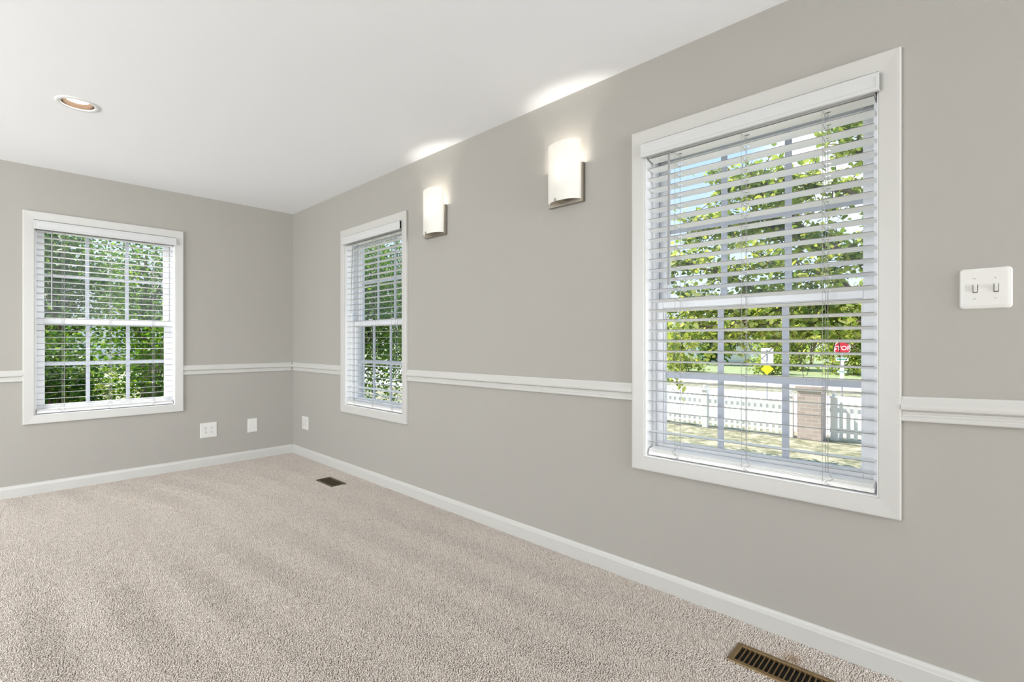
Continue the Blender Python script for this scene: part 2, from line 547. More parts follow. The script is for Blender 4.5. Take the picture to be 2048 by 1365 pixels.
make_blind(WIN[0], 'white slatted blind on the far window with green trees close behind', 3.0, {19: -6}, -1.797, 0.0)
make_blind(WIN[1], 'white slatted blind on the window nearest the corner, between corner and lamps', 1.0, {22: -5, 26: -9}, -1.232, 0.022)
make_blind(WIN[2], 'white slatted blind on the large near window facing the street', 10.5, {27: -9.5, 9: 1.5}, -4.062, 0.0, rail_tilt=10.0)
print('interior shell built')

# ------------------------------------------------------------------ wall sconces
def mat_shade():
    m, t, p, out = new_mat('sconce_opal_glass')
    p.inputs['Base Color'].default_value = srgb(246, 243, 236)
    p.inputs['Roughness'].default_value = 0.25
    tr = t.nodes.new('ShaderNodeBsdfTranslucent')
    tr.inputs['Color'].default_value = srgb(250, 248, 243)
    ms = t.nodes.new('ShaderNodeMixShader')
    ms.inputs[0].default_value = 0.20
    t.links.new(p.outputs[0], ms.inputs[1]); t.links.new(tr.outputs[0], ms.inputs[2])
    t.links.new(ms.outputs[0], out.inputs['Surface'])
    return m
M['shade'] = mat_shade()
M['bulb'] = mat_emit('bulb_glow', (1, 0.95, 0.88, 1), 12.0)

def make_sconce(yc, label):
    root = thing('wall_sconce', label, 'lamp', (0, yc, 1.856), 'opal glass wall sconces')
    b = MB()
    b.box(-0.004, 0, yc - 0.113, yc + 0.113, 1.856, 2.058)
    b.box(-0.020, -0.0175, yc - 0.113, yc + 0.113, 1.856, 2.058)
    b.box(-0.020, 0, yc - 0.113, yc - 0.1105, 1.856, 2.058)
    b.box(-0.020, 0, yc + 0.1105, yc + 0.113, 1.856, 2.058)
    b.box(-0.020, 0, yc - 0.113, yc + 0.113, 1.856, 1.8585)
    b.build('back_plate', M['nickel'], root, bevel=0.001)
    # half-elliptic opal glass shade, open at top and bottom
    b = MB()
    n = 28; a, c, th = 0.104, 0.056, 0.005
    prof = []
    for k in range(n + 1):
        t = PI * k / n
        prof.append((-0.021 - c * math.sin(t), yc + a * math.cos(t)))
    for k in range(n, -1, -1):
        t = PI * k / n
        prof.append((-0.021 - (c - th) * math.sin(t), yc + (a - th) * math.cos(t)))
    zs = (1.870, 1.95, 2.03, 2.10, 2.176)
    m = len(prof); vs = []; fs = []
    for z in zs: vs += [(x, y, z) for x, y in prof]
    for q in range(len(zs) - 1):
        for i in range(m):
            j = (i + 1) % m
            fs.append((q * m + i, q * m + j, (q + 1) * m + j, (q + 1) * m + i))
    for q in (0, len(zs) - 1):
        for k in range(n):
            fs.append((q * m + k, q * m + k + 1, q * m + (m - 2 - k), q * m + (m - 1 - k)))
    b.add(vs, fs)
    b.build('glass_shade', M['shade'], root, smooth=False)
    # bottom: bronze cup of the lamp holder and the two clips that hold the glass
    b = MB()
    b.lathe([(0.0, -0.03), (0.012, -0.028), (0.019, -0.015), (0.021, 0.0), (0.021, 0.05), (0.0, 0.05)], (-0.046, yc, 1.912), 16)
    b.box(-0.048, -0.0178, yc - 0.008, yc + 0.008, 1.915, 1.935)
    b.build('lamp_holder', M['bronze'], root, smooth=False)
    b = MB()
    t = math.radians(78)
    y = yc + a * math.cos(t); x = -0.021 - c * math.sin(t)
    b.box(x - 0.004, x - 0.0005, y - 0.006, y + 0.006, 1.8655, 1.884)
    b.box(x - 0.004, -0.019, y - 0.004, y + 0.004, 1.8650, 1.8682)
    b.build('clip', M['nickel'], root, bevel=0.0008)
    b = MB()
    b.lathe([(0.0, 0.0), (0.010, 0.0), (0.012, 0.02), (0.019, 0.045), (0.0215, 0.062), (0.018, 0.078), (0.008, 0.086), (0.0, 0.088)], (-0.047, yc, 1.962), 16)
    b.build('bulb', M['bulb'], root, smooth=True)
    l = light('sconce_light', 'POINT', (-0.047, yc, 2.055), 3.6, (1.0, 0.95, 0.87), shadow_soft_size=0.026)
    attach(l, root)
    return root
make_sconce(-2.371, 'opal glass wall sconce nearer the corner, beside the narrow window')
make_sconce(-3.487, 'opal glass wall sconce closer to the large near window')

# ------------------------------------------------------------------ recessed ceiling light (hole in the ceiling slab is a real recess)
LC = (-1.775, -1.487)
def cut_ceiling():
    me = ceil_o.data
    bm = bmesh.new()
    x0, x1, y0, y1 = XL - TW, TW, YB - TW, TW
    R = 0.072; n = 32
    ring = [bm.verts.new((LC[0] + R * math.cos(2 * PI * k / n), LC[1] + R * math.sin(2 * PI * k / n), HC)) for k in range(n)]
    # outer square ring around the hole, then big quads
    q = 0.2
    sq = [bm.verts.new((LC[0] + sx * q, LC[1] + sy * q, HC)) for sx, sy in ((1, 1), (-1, 1), (-1, -1), (1, -1))]
    for s in range(4):
        seg = [ring[(n // 8 + s * n // 4 + k) % n] for k in range(n // 4 + 1)]
        bm.faces.new(seg + [sq[(s + 1) % 4], sq[s]])
    oc = [bm.verts.new((x, y, HC)) for x, y in ((x1, y1), (x0, y1), (x0, y0), (x1, y0))]
    for s in range(4):
        bm.faces.new((sq[s], sq[(s + 1) % 4], oc[(s + 1) % 4], oc[s]))
    top = [bm.verts.new((v.co.x, v.co.y, HC + 0.2)) for v in oc]
    bm.faces.new(top)
    for s in range(4):
        bm.faces.new((oc[s], oc[(s + 1) % 4], top[(s + 1) % 4], top[s]))
    bmesh.ops.recalc_face_normals(bm, faces=bm.faces)
    bm.to_mesh(me); bm.free()
cut_ceiling()
root = thing('recessed_light', 'round recessed ceiling light, lit, with white trim ring', 'ceiling light', (LC[0], LC[1], HC))
b = MB(); b.lathe([(0.071, 0.0), (0.071, -0.004), (0.075, -0.006), (0.090, -0.005), (0.0945, -0.002), (0.0945, 0.0)], (LC[0], LC[1], HC), 48, closed=True)
b.build('trim_ring', M['can_ring'], root, smooth=True)
b = MB(); b.lathe([(0.0712, -0.003), (0.0705, 0.012), (0.066, 0.045), (0.060, 0.075), (0.0, 0.076)], (LC[0], LC[1], HC), 48)
b.build('reflector', M['can_baffle'], root, smooth=True)
b = MB(); b.lathe([(0.0, 0.013), (0.030, 0.015), (0.048, 0.020), (0.0575, 0.028), (0.056, 0.060), (0.03, 0.074)], (LC[0], LC[1], HC), 40)
b.build('lamp_lens', M['lamp'], root, smooth=True)
l = light('recessed_lamp', 'SPOT', (LC[0], LC[1], HC + 0.006), 26, (1, 0.96, 0.9), spot_size=math.radians(130), spot_blend=0.8, shadow_soft_size=0.04)
attach(l, root)

# ------------------------------------------------------------------ wall plates
def plate_body(b, cu, cz, w, h, t=0.006, ch=0.010, rad=0.003):
    """plate in (u, depth into room = negative d, z) with sloped edges"""
    def rr(i, r):
        hw_, hh_ = w / 2 - i, h / 2 - i
        out = []
        for q, (sx, sz) in enumerate(((1, 1), (-1, 1), (-1, -1), (1, -1))):
            for k in range(6):
                t = PI / 2 * (q + k / 5)
                out.append((cu + sx * (hw_ - r) + r * math.cos(t), cz + sz * (hh_ - r) + r * math.sin(t)))
        return out
    rings = [(rr(0, rad), 0), (rr(0, rad), -t * 0.35), (rr(ch * 0.25, rad), -t * 0.75), (rr(ch, max(rad - ch * 0.5, 0.001)), -t)]
    n = 24
    vs = [(u, d, z) for r, d in rings for u, z in r]
    fs = [tuple(range(n)), tuple(range(3 * n, 4 * n))]
    for k in range(3):
        for i in range(n):
            j = (i + 1) % n
            fs.append((k * n + i, k * n + j, (k + 1) * n + j, (k + 1) * n + i))
    b.add(vs, fs)
def screw(f, root, u, z, d):
    b = MB(f)
    n = 12
    b.add([(u + 0.0034 * math.cos(2 * PI * k / n), d, z + 0.0034 * math.sin(2 * PI * k / n)) for k in range(n)] +
          [(u + 0.0026 * math.cos(2 * PI * k / n), d - 0.0012, z + 0.0026 * math.sin(2 * PI * k / n)) for k in range(n)],
          [(k, (k + 1) % n, n + (k + 1) % n, n + k) for k in range(n)] + [tuple(range(n, 2 * n))])
    o = b.build('screw', M['plate'], root)
    b = MB(f); b.box(u - 0.0026, u + 0.0026, d - 0.0014, d - 0.0006, z - 0.0005, z + 0.0005)
    b.build('slot', M['plate_gap'], o)

# double toggle switch on the right
root = thing('light_switch', 'white double toggle light switch plate right of the large window', 'switch', (0, -5.077, 1.298))
cu, cz = -5.0775, 1.298
b = MB(RIGHT); plate_body(b, cu, cz, 0.116, 0.124, 0.007, 0.011, 0.010); b.build('plate', M['plate'], root)
for s in (1, -1):
    u = cu + s * 0.023
    b = MB(RIGHT); b.box(u - 0.0056, u + 0.0056, -0.0078, -0.0060, cz - 0.0128, cz + 0.0125)
    gap = b.build('toggle_slot', M['plate_gap'], root)
    b = MB(RIGHT)
    b.prism([(-0.0070, cz - 0.0100), (-0.0095, cz - 0.0098), (-0.0165, cz + 0.0075), (-0.0155, cz + 0.0118), (-0.0130, cz + 0.0125), (-0.0070, cz + 0.0090)], lambda p, t: (t, p[0], p[1]), [u - 0.0040, u + 0.0040])
    b.build('toggle', M['plate'], root, bevel=0.0008)
    screw(RIGHT, root, u, cz + 0.031, -0.0070)
    screw(RIGHT, root, u, cz - 0.031, -0.0070)

def receptacle(f, root, u, z, dark):
    b = MB(f)
    n = 20; vs = []
    for d in (-0.0052, -0.0075):
        for k in range(n):
            t = 2 * PI * k / n
            vs.append((u + 0.0165 * math.cos(t), d, z + max(-0.0135, min(0.0135, 0.0168 * math.sin(t)))))
    b.add(vs, [(k, (k + 1) % n, n + (k + 1) % n, n + k) for k in range(n)] + [tuple(range(n, 2 * n))])
    r = b.build('receptacle', M['plate'], root)
    b = MB(f)
    b.box(u - 0.0075, u - 0.0053, -0.0080, -0.0070, z - 0.0005, z + 0.0085)
    b.box(u + 0.0053, u + 0.0075, -0.0080, -0.0070, z + 0.0005, z + 0.0078)
    b.tube([(u, -0.0069, z - 0.0065), (u, -0.0080, z - 0.0065)], 0.0030, 10)
    b.build('slots', dark, r)
def quad_outlet(f, cu, cz, w, h, label, dark):
    root = thing('wall_outlet', label, 'outlet', f(cu, 0, cz), 'wall plates near the floor')
    b = MB(f); plate_body(b, cu, cz, w, h, 0.0058, 0.006); b.build('plate', M['plate'], root)
    for su in (-1, 1):
        for sz in (-1, 1):
            receptacle(f, root, cu + su * 0.023, cz + sz * 0.0195, dark)
        screw(f, root, cu + su * 0.023, cz, -0.0058)
    return root
quad_outlet(BACK, -0.758, 0.3335, 0.134, 0.136, 'white four-socket outlet plate on the far wall, nearest its window', M['slot'])
quad_outlet(RIGHT, -0.290, 0.340, 0.134, 0.128, 'white four-socket outlet plate on the right wall beside the corner', M['plate_gap'])
root = thing('blank_plate', 'small blank white cover plate on the far wall near the corner', 'cover plate', (-0.3865, 0, 0.331), 'wall plates near the floor')
b = MB(BACK); plate_body(b, -0.3865, 0.331, 0.088, 0.132, 0.0058, 0.008); b.build('plate', M['plate'], root)
for s in (-1, 1): screw(BACK, root, -0.3865, 0.331 + s * 0.048, -0.0058)

# ------------------------------------------------------------------ floor registers
def make_register(x0, x1, y0, y1, label, m):
    root = thing('floor_register', label, 'floor vent', ((x0 + x1) / 2, (y0 + y1) / 2, 0.0), 'brown metal floor registers')
    zt = 0.0115
    b = MB()
    def ring(i, z): return [(x0 + i, y0 + i, z), (x1 - i, y0 + i, z), (x1 - i, y1 - i, z), (x0 + i, y1 - i, z)]
    R = [ring(0, zt - 0.006), ring(0.003, zt), ring(0.017, zt + 0.0008), ring(0.020, zt - 0.003), ring(0.020, zt - 0.010)]
    vs = [p for r in R for p in r]
    fs = []
    for k in range(len(R) - 1):
        for i in range(4):
            j = (i + 1) % 4
            fs.append((k * 4 + i, k * 4 + j, (k + 1) * 4 + j, (k + 1) * 4 + i))
    b.add(vs, fs)
    b.build('face_frame', m, root)
    b = MB()
    n = 17
    L = (y1 - y0) - 0.04
    for k in range(1, n):
        y = y0 + 0.02 + L * k / n
        b.box(x0 + 0.019, x1 - 0.019, y - 0.0012, y + 0.0012, zt - 0.009, zt - 0.001)
    b.build('louvers', m, root)
    b = MB(); b.box(x0 + 0.018, x1 - 0.018, y0 + 0.018, y1 - 0.018, 0.0005, 0.0020)
    b.build('duct_opening', M['duct'], root)
    b = MB(); b.box((x0 + x1) / 2 - 0.006, (x0 + x1) / 2 + 0.006, y0 + 0.021, y0 + 0.029, zt - 0.008, zt + 0.0012)
    b.build('damper_lever', M['duct'], root)
VENTS = [(-0.297, -0.170, -1.437, -1.157), (-0.297, -0.166, -4.722, -4.412)]
make_register(*VENTS[0], 'dark brown floor vent in the carpet near the far corner', M['register_dark'])
make_register(*VENTS[1], 'bronze brown floor vent in the carpet below the large near window', M['register'])

# ------------------------------------------------------------------ carpet pile
def carpet():
    sp = 0.0056
    xs = np.arange(-3.0, -0.015, sp)
    ys = np.arange(-5.2, -0.015, sp * 0.9)
    X, Y = np.meshgrid(xs, ys)
    X = X + (np.arange(len(ys)) % 2)[:, None] * sp * 0.5
    X = X.ravel(); Y = Y.ravel()
    X = X + rng.uniform(-.5, .5, X.size) * sp * 0.75; Y = Y + rng.uniform(-.5, .5, X.size) * sp * 0.75
    keep = X < -0.0155
    for x0, x1, y0, y1 in VENTS:
        keep &= ~((X > x0 - 0.001) & (X < x1 + 0.001) & (Y > y0 - 0.001) & (Y < y1 + 0.001))
    X = X[keep]; Y = Y[keep]; n = X.size
    # low frequency fields: vacuum tracks lean the pile one way or the other
    def smooth_noise(x, y, s, seed):
        r = np.random.default_rng(seed); g = r.uniform(-1, 1, (64, 64))
        u = x / s + 31.3; v = y / s + 29.1
        iu = np.floor(u).astype(int); iv = np.floor(v).astype(int); fu = u - iu; fv = v - iv
        fu = fu * fu * (3 - 2 * fu); fv = fv * fv * (3 - 2 * fv)
        G = lambda a, c: g[a % 64, c % 64]
        return (G(iu, iv) * (1 - fu) + G(iu + 1, iv) * fu) * (1 - fv) + (G(iu, iv + 1) * (1 - fu) + G(iu + 1, iv + 1) * fu) * fv
    wob = smooth_noise(X, Y, 0.9, 1) * 0.06
    fan = X + 0.10 * (Y + 2.2) + wob                                # tracks run away from the camera, fanning a little
    track = np.sin(fan * 2 * PI / 0.27 + smooth_noise(X, Y, 1.3, 2) * 0.9)
    amt = np.clip(0.55 + 0.6 * smooth_noise(X, Y, 0.8, 3), 0, 1)
    lean_t = np.tanh(track * 2.2) * amt
    lx = 0.0010 * smooth_noise(X, Y, 0.05, 4) + rng.normal(0, 0.0012, n) + 0.0010
    ly = 0.0050 * lean_t + 0.0010 * smooth_noise(X, Y, 0.06, 5) + rng.normal(0, 0.0012, n)
    h = 0.0105 - 0.0012 * np.abs(lean_t) + rng.uniform(-0.0009, 0.0009, n) - 0.004 * (rng.uniform(0, 1, n) < 0.045) + 0.0008 * smooth_noise(X, Y, 0.03, 6)
    edge = np.minimum.reduce([np.maximum(np.maximum(v[0] - X, X - v[1]), np.maximum(v[2] - Y, Y - v[3])) for v in VENTS])
    r0 = 0.0039 + rng.uniform(-0.0005, 0.0005, n)
    th0 = rng.uniform(0, 2 * PI, n)
    V = np.zeros((n, 7, 3))
    for k in range(3):
        t = th0 + k * 2 * PI / 3
        V[:, k, 0] = X + lx * 0.2 + r0 * np.cos(t); V[:, k, 1] = Y + ly * 0.2 + r0 * np.sin(t); V[:, k, 2] = h * 0.25
        t3 = t + 0.6
        V[:, 3 + k, 0] = X + lx + r0 * 0.70 * np.cos(t3); V[:, 3 + k, 1] = Y + ly + r0 * 0.70 * np.sin(t3); V[:, 3 + k, 2] = h * 0.88 + rng.uniform(-0.0004, 0.0004, n)
    V[:, 6, 0] = X + lx * 1.15; V[:, 6, 1] = Y + ly * 1.15; V[:, 6, 2] = h
    T = []
    for k in range(3):
        j = (k + 1) % 3
        T += [(k, j, 3 + j), (k, 3 + j, 3 + k), (3 + k, 3 + j, 6)]
    T = np.array(T)
    F = (np.arange(n)[:, None, None] * 7 + T[None]).reshape(-1, 3)
    base = np.array(srgb(221, 210, 200)[:3]); c2 = np.array(srgb(205, 193, 182)[:3]); c3 = np.array(srgb(228, 219, 210)[:3])
    pick = rng.uniform(0, 1, n)
    C = np.where((pick < 0.22)[:, None], c2, np.where((pick > 0.7)[:, None], c3, base))
    C = C * (1 + rng.normal(0, 0.03, n))[:, None]
    C = C * (1 + 0.02 * lean_t + 0.03 * smooth_noise(X, Y, 0.5, 8))[:, None]  # light and dark of the leaning pile also put into the yarn colour
    # rusty stain beside the near vent
    d = np.hypot(X + 0.135, Y + 4.585); s = np.exp(-(d / 0.03) ** 2) * 0.7
    C = C * (1 - s[:, None]) + np.array(srgb(168, 136, 100)[:3]) * s[:, None]
    Cv = np.repeat(np.clip(C, 0, 1), 7, axis=0)
    o = np_mesh('carpet', V.reshape(-1, 3), F, mat_attr('carpet_yarn', 0.95, spec=0.05), Cv, smooth=True)
    o['kind'] = 'stuff'; o['label'] = 'beige cut pile carpet with vacuum tracks covering the floor'; o['category'] = 'carpet'
carpet()
print('carpet built')

# ------------------------------------------------------------------ outdoors
G = -0.9
def gmat(name, c1, c2, scale, rough=0.95, c3=None):
    m, t, p, out = new_mat(name)
    tc = t.nodes.new('ShaderNodeTexCoord')
    nz = t.nodes.new('ShaderNodeTexNoise'); nz.inputs['Scale'].default_value = scale; nz.inputs['Detail'].default_value = 8; nz.inputs['Roughness'].default_value = 0.7
    rp = t.nodes.new('ShaderNodeValToRGB')
    rp.color_ramp.elements[0].position = 0.38; rp.color_ramp.elements[0].color = c1
    rp.color_ramp.elements[1].position = 0.62; rp.color_ramp.elements[1].color = c2
    if c3:
        e = rp.color_ramp.elements.new(0.5); e.color = c3
    t.links.new(tc.outputs['Object'], nz.inputs['Vector']); t.links.new(nz.outputs['Fac'], rp.inputs[0]); t.links.new(rp.outputs[0], p.inputs['Base Color'])
    p.inputs['Roughness'].default_value = rough; p.inputs['Specular IOR Level'].default_value = 0.1
    return m
M['lawn'] = gmat('dry_lawn', srgb(116, 118, 92), srgb(186, 178, 156), 4.0, c3=srgb(154, 150, 124))
M['far_lawn'] = gmat('green_lawn', srgb(132, 146, 104), srgb(176, 182, 140), 3.0)
M['road'] = gmat('pale_asphalt', srgb(206, 202, 200), srgb(228, 222, 218), 2.0)
M['gravel'] = gmat('pale_gravel', srgb(196, 186, 172), srgb(246, 240, 230), 3.0, c3=srgb(232, 226, 216))
M['fence'] = mat('white_picket_vinyl', srgb(236, 236, 236), 0.5)
def band(name, x0, x1, y0, y1, z, m, label, cat):
    b = MB(); b.box(x0, x1, y0, y1, z - 0.06, z)
    o = structure(b.build(name, m), label, cat)
    return o
b = MB(); b.box(-60, 160, -90, 200, G - 0.5, G)
structure(b.build('ground_lawn', M['lawn']), 'dry sunlit lawn between the house and the picket fence', 'lawn')
band('ground_gravel', 10.3, 16.0, -40, 60, G + 0.015, M['gravel'], 'pale stony verge behind the picket fence', 'ground')
band('ground_pavement', 16.0, 19.5, -60, 100, G + 0.02, M['road'], 'pale concrete pavement in front of the grass verge', 'pavement')
band('ground_verge', 19.5, 22.0, -60, 100, G + 0.035, M['lawn'], 'narrow grass verge between pavement and road', 'verge')
band('ground_road', 22.0, 28.5, -60, 140, G + 0.015, M['road'], 'pale asphalt road beyond the grass verge', 'road')
band('ground_far_lawn', 28.5, 160, -90, 200, G + 0.05, M['far_lawn'], 'green lawn across the road', 'lawn')
band('ground_street', -60, 10.2, 23.0, 34.0, G + 0.015, M['road'], 'pale street behind the trees at the far window', 'road')

# picket fence runs, each with rails, posts and pickets
def fence(x, ya, yb, label, posts, ph=0.80):
    root = thing('picket_fence', label, 'fence', (x, (ya + yb) / 2, G), 'white picket fences')
    b = MB()
    for z in (0.16, 0.58):
        b.box(x - 0.018, x + 0.018, ya, yb, G + z, G + z + 0.09)
    b.build('rails', M['fence'], root)
    b = MB()
    n = int((yb - ya) / 0.125); 
    for k in range(n):
        y = ya + 0.0625 + k * 0.125
        b.prism([(y - 0.034, 0.06), (y + 0.034, 0.06), (y + 0.034, ph - 0.05), (y + 0.012, ph), (y - 0.012, ph), (y - 0.034, ph - 0.05)],
                lambda p, t: (t, p[0], G + p[1]), [x - 0.040, x - 0.020])
    o = b.build('pickets', M['fence'], root)
    for y in posts:
        b = MB()
        b.box(x - 0.062, x + 0.062, y - 0.062, y + 0.062, G, G + 0.88)
        p = b.build('post', M['fence'], root)
        b = MB()
        b.box(x - 0.078, x + 0.078, y - 0.078, y + 0.078, G + 0.88, G + 0.905)
        b.lathe([(0.0, 0.0), (0.06, 0.0), (0.035, 0.02), (0.03, 0.03), (0.052, 0.05), (0.062, 0.075), (0.052, 0.105), (0.025, 0.125), (0.0, 0.13)], (x, y, G + 0.905), 14)
        b.build('post_cap', M['fence'], p)
    return root
fence(9.62, -2.24, 8.5, 'white picket fence left of the brick pier', (-2.18, -0.36, 1.46, 3.28, 5.1, 6.9))
fence(9.86, -9.0, -2.86, 'white picket fence right of the brick pier', (-2.94, -4.76, -6.6))

# brick pier
def brick_mat():
    m, t, p, out = new_mat('pale_brick')
    tc = t.nodes.new('ShaderNodeTexCoord')
    mp = t.nodes.new('ShaderNodeMapping')
    sx = t.nodes.new('ShaderNodeSeparateXYZ'); cx = t.nodes.new('ShaderNodeCombineXYZ'); ad = t.nodes.new('ShaderNodeMath'); ad.operation = 'ADD'
    t.links.new(tc.outputs['Object'], sx.inputs[0]); t.links.new(sx.outputs[0], ad.inputs[0]); t.links.new(sx.outputs[1], ad.inputs[1])
    t.links.new(ad.outputs[0], cx.inputs[0]); t.links.new(sx.outputs[2], cx.inputs[1])
    br = t.nodes.new('ShaderNodeTexBrick')
    br.inputs['Color1'].default_value = srgb(206, 190, 184); br.inputs['Color2'].default_value = srgb(188, 170, 164); br.inputs['Mortar'].default_value = srgb(214, 206, 194)
    br.inputs['Scale'].default_value = 1.0; br.inputs['Brick Width'].default_value = 0.225; br.inputs['Row Height'].default_value = 0.076; br.inputs['Mortar Size'].default_value = 0.006
    t.links.new(cx.outputs[0], br.inputs['Vector']); t.links.new(br.outputs['Color'], p.inputs['Base Color'])
    bp = t.nodes.new('ShaderNodeBump'); bp.inputs['Strength'].default_value = 0.6; bp.inputs['Distance'].default_value = 0.01; bp.invert = True
    t.links.new(br.outputs['Fac'], bp.inputs['Height']); t.links.new(bp.outputs[0], p.inputs['Normal'])
    p.inputs['Roughness'].default_value = 0.9
    return m
M['brick'] = brick_mat()
root = thing('brick_pier', 'pale brick gate pier standing between the two picket fences', 'pier', (9.7, -2.56, G))
b = MB(); b.box(9.48, 9.92, -2.78, -2.34, G, G + 1.04); b.build('shaft', M['brick'], root, bevel=0.006)
b = MB(); b.box(9.45, 9.95, -2.81, -2.31, G + 1.04, G + 1.12); b.build('coping', M['brick'], root, bevel=0.01)

# signs
M['sign_post'] = mat('galvanised_post', srgb(168, 168, 166), 0.5, metal=0.6)
M['sign_red'] = mat('sign_red', srgb(198, 40, 48), 0.5)
M['sign_white'] = mat('sign_white', srgb(240, 240, 240), 0.5)
M['sign_yellow'] = mat('sign_yellow', srgb(250, 222, 20), 0.5)
M['sign_green'] = mat('sign_green', srgb(80, 150, 120), 0.5)
def facing(px, py):
    """unit vector from the sign towards the house"""
    d = Vector((-1.4 - px, -4.4 - py, 0)).normalized()
    return d, Vector((-d.y, d.x, 0))
def plate_poly(name, pts, c, d, r, off, thick, m, parent):
    b = MB()
    c = Vector(c)
    n = len(pts)
    vs = [c + r * u + Vector((0, 0, v)) + d * off for u, v in pts] + [c + r * u + Vector((0, 0, v)) + d * (off + thick) for u, v in pts]
    b.add(vs, [tuple(range(n)), tuple(range(n, 2 * n))] + [(i, (i + 1) % n, n + (i + 1) % n, n + i) for i in range(n)])
    return b.build(name, m, parent)
def octo(R): return [(R * math.cos(PI / 8 + k * PI / 4), R * math.sin(PI / 8 + k * PI / 4)) for k in range(8)]
def text_mesh(body, size, c, d, r, off, m, parent, name='lettering'):
    cu_ = bpy.data.curves.new(name, 'FONT')
    cu_.body = body; cu_.size = size; cu_.align_x = 'CENTER'; cu_.align_y = 'CENTER'; cu_.extrude = 0.002; cu_.offset = size * 0.012
    tmp = bpy.data.objects.new(name, cu_)
    COL.objects.link(tmp)
    dg = bpy.context.evaluated_depsgraph_get()
    me = bpy.data.meshes.new_from_object(tmp.evaluated_get(dg))
    bpy.data.objects.remove(tmp)
    me.materials.clear(); me.materials.append(m)
    Rm = Matrix(((r.x, 0, d.x, 0), (r.y, 0, d.y, 0), (0, 1, 0, 0), (0, 0, 0, 1)))
    me.transform(Matrix.Translation(Vector(c) + d * off) @ Rm)
    o = bpy.data.objects.new(name, me); COL.objects.link(o); attach(o, parent)
    return o
SX, SY = 19.33, -1.50
d, r = facing(SX, SY)
root = thing('stop_sign', 'red octagonal stop sign on a post with white street name plates', 'road sign', (SX, SY, G))
b = MB(); b.tube([(SX, SY, G), (SX, SY, 1.2)], 0.03, 10); b.build('post', M['sign_post'], root)
c = (SX, SY, 0.905)
pl = plate_poly('sign_border', octo(0.270), c, d, r, 0.034, 0.006, M['sign_white'], root)
plate_poly('sign_face', octo(0.250), c, d, r, 0.041, 0.002, M['sign_red'], pl)
text_mesh('STOP', 0.22, c, d, r, 0.0445, M['sign_white'], pl)
for z, w, h in ((0.50, 0.39, 0.13), (0.04, 0.28, 0.075)):
    p = plate_poly('name_plate', [(-w / 2, -h / 2), (w / 2, -h / 2), (w / 2, h / 2), (-w / 2, h / 2)], (SX, SY, z), d, r, 0.034, 0.004, M['sign_white'], root)
    plate_poly('stripe', [(-w / 2 + .04, -h / 5), (w / 2 - .04, -h / 5), (w / 2 - .04, h / 5), (-w / 2 + .04, h / 5)], (SX, SY, z), d, r, 0.039, 0.001, M['sign_green'], p)
plate_poly('post_plate', [(-0.065, -0.34), (0.065, -0.34), (0.065, 0.34), (-0.065, 0.34)], (SX, SY, 0.085), d, r, 0.031, 0.003, M['sign_white'], root)
SX, SY = 16.27, 0.17
d, r = facing(SX, SY)
root = thing('warning_sign', 'white rectangular sign above a yellow diamond on a thin post', 'road sign', (SX, SY, G))
b = MB(); b.tube([(SX, SY, G), (SX, SY, 0.95)], 0.022, 8); b.build('post', M['sign_post'], root)
plate_poly('white_plate', [(-0.19, -0.27), (0.19, -0.27), (0.19, 0.27), (-0.19, 0.27)], (SX, SY, 0.66), d, r, 0.024, 0.004, M['sign_white'], root)
plate_poly('grey_mark', [(-0.03, -0.20), (0.03, -0.20), (0.03, 0.20), (-0.03, 0.20)], (SX, SY, 0.66), d, r, 0.029, 0.001, M['sign_post'], root)
plate_poly('yellow_diamond', [(0, -0.2), (0.2, 0), (0, 0.2), (-0.2, 0)], (SX, SY, 0.2), d, r, 0.024, 0.004, M['sign_yellow'], root)

# houses
M['siding'] = mat('white_siding', srgb(236, 236, 236), 0.6)
M['roof'] = mat('grey_shingle', srgb(176, 166, 168), 0.9, vary=0.1, vscale=4)
M['roof2'] = mat('mauve_shingle', srgb(178, 150, 156), 0.9, vary=0.1, vscale=4)
M['pane'] = mat('house_window_dark', srgb(120, 130, 140), 0.2)
def house(x, y, w, dp, h, rh, rot, label, wins, roofm, g=G):
    root = thing('house', label, 'house', (x, y, g), 'houses across the street')
    cr, sr = math.cos(rot), math.sin(rot)
    f = lambda u, v, z: (x + u * cr - v * sr, y + u * sr + v * cr, g + z)
    b = MB(f)
    b.box(-w / 2, w / 2, -dp / 2, dp / 2, 0, h)
    b.prism([(-w / 2, h), (w / 2, h), (0, h + rh)], lambda p, t: (p[0], t, p[1]), [-dp / 2, dp / 2])
    b.build('wall', M['siding'], root)
    b = MB(f)
    for s in (-1, 1):
        b.prism([(s * (w / 2 + 0.4), h - 0.4 * rh / (w / 2)), (0, h + rh), (0, h + rh + 0.18), (s * (w / 2 + 0.4), h - 0.4 * rh / (w / 2) + 0.18)], lambda p, t: (p[0], t, p[1]), [-dp / 2 - 0.4, dp / 2 + 0.4])
    b.build('roof', roofm, root)
    for u, z in wins:
        b = MB(f); b.box(u - 0.55, u + 0.55, -dp / 2 - 0.05, -dp / 2 + 0.02, z - 0.75, z + 0.75)
        wo = b.build('window', M['siding'], root)
        b = MB(f); b.box(u - 0.42, u + 0.42, -dp / 2 - 0.07, -dp / 2 - 0.04, z - 0.62, z + 0.62)
        b.build('pane', M['pane'], wo)
    return root
house(5.0, 48, 17, 9, 5.2, 3.0, 0.0, 'white house with a row of small windows behind the far window trees', [(-6, 3.7), (-4, 3.7), (-2.6, 3.7), (0, 3.7), (2, 3.7), (4, 3.7)], M['roof'])
house(-1.8, 38.5, 5, 4, 1.9, 1.1, 0.0, 'low white house with a mauve roof beyond the street', [(-1.2, 1.1), (1.2, 1.1)], M['roof2'])
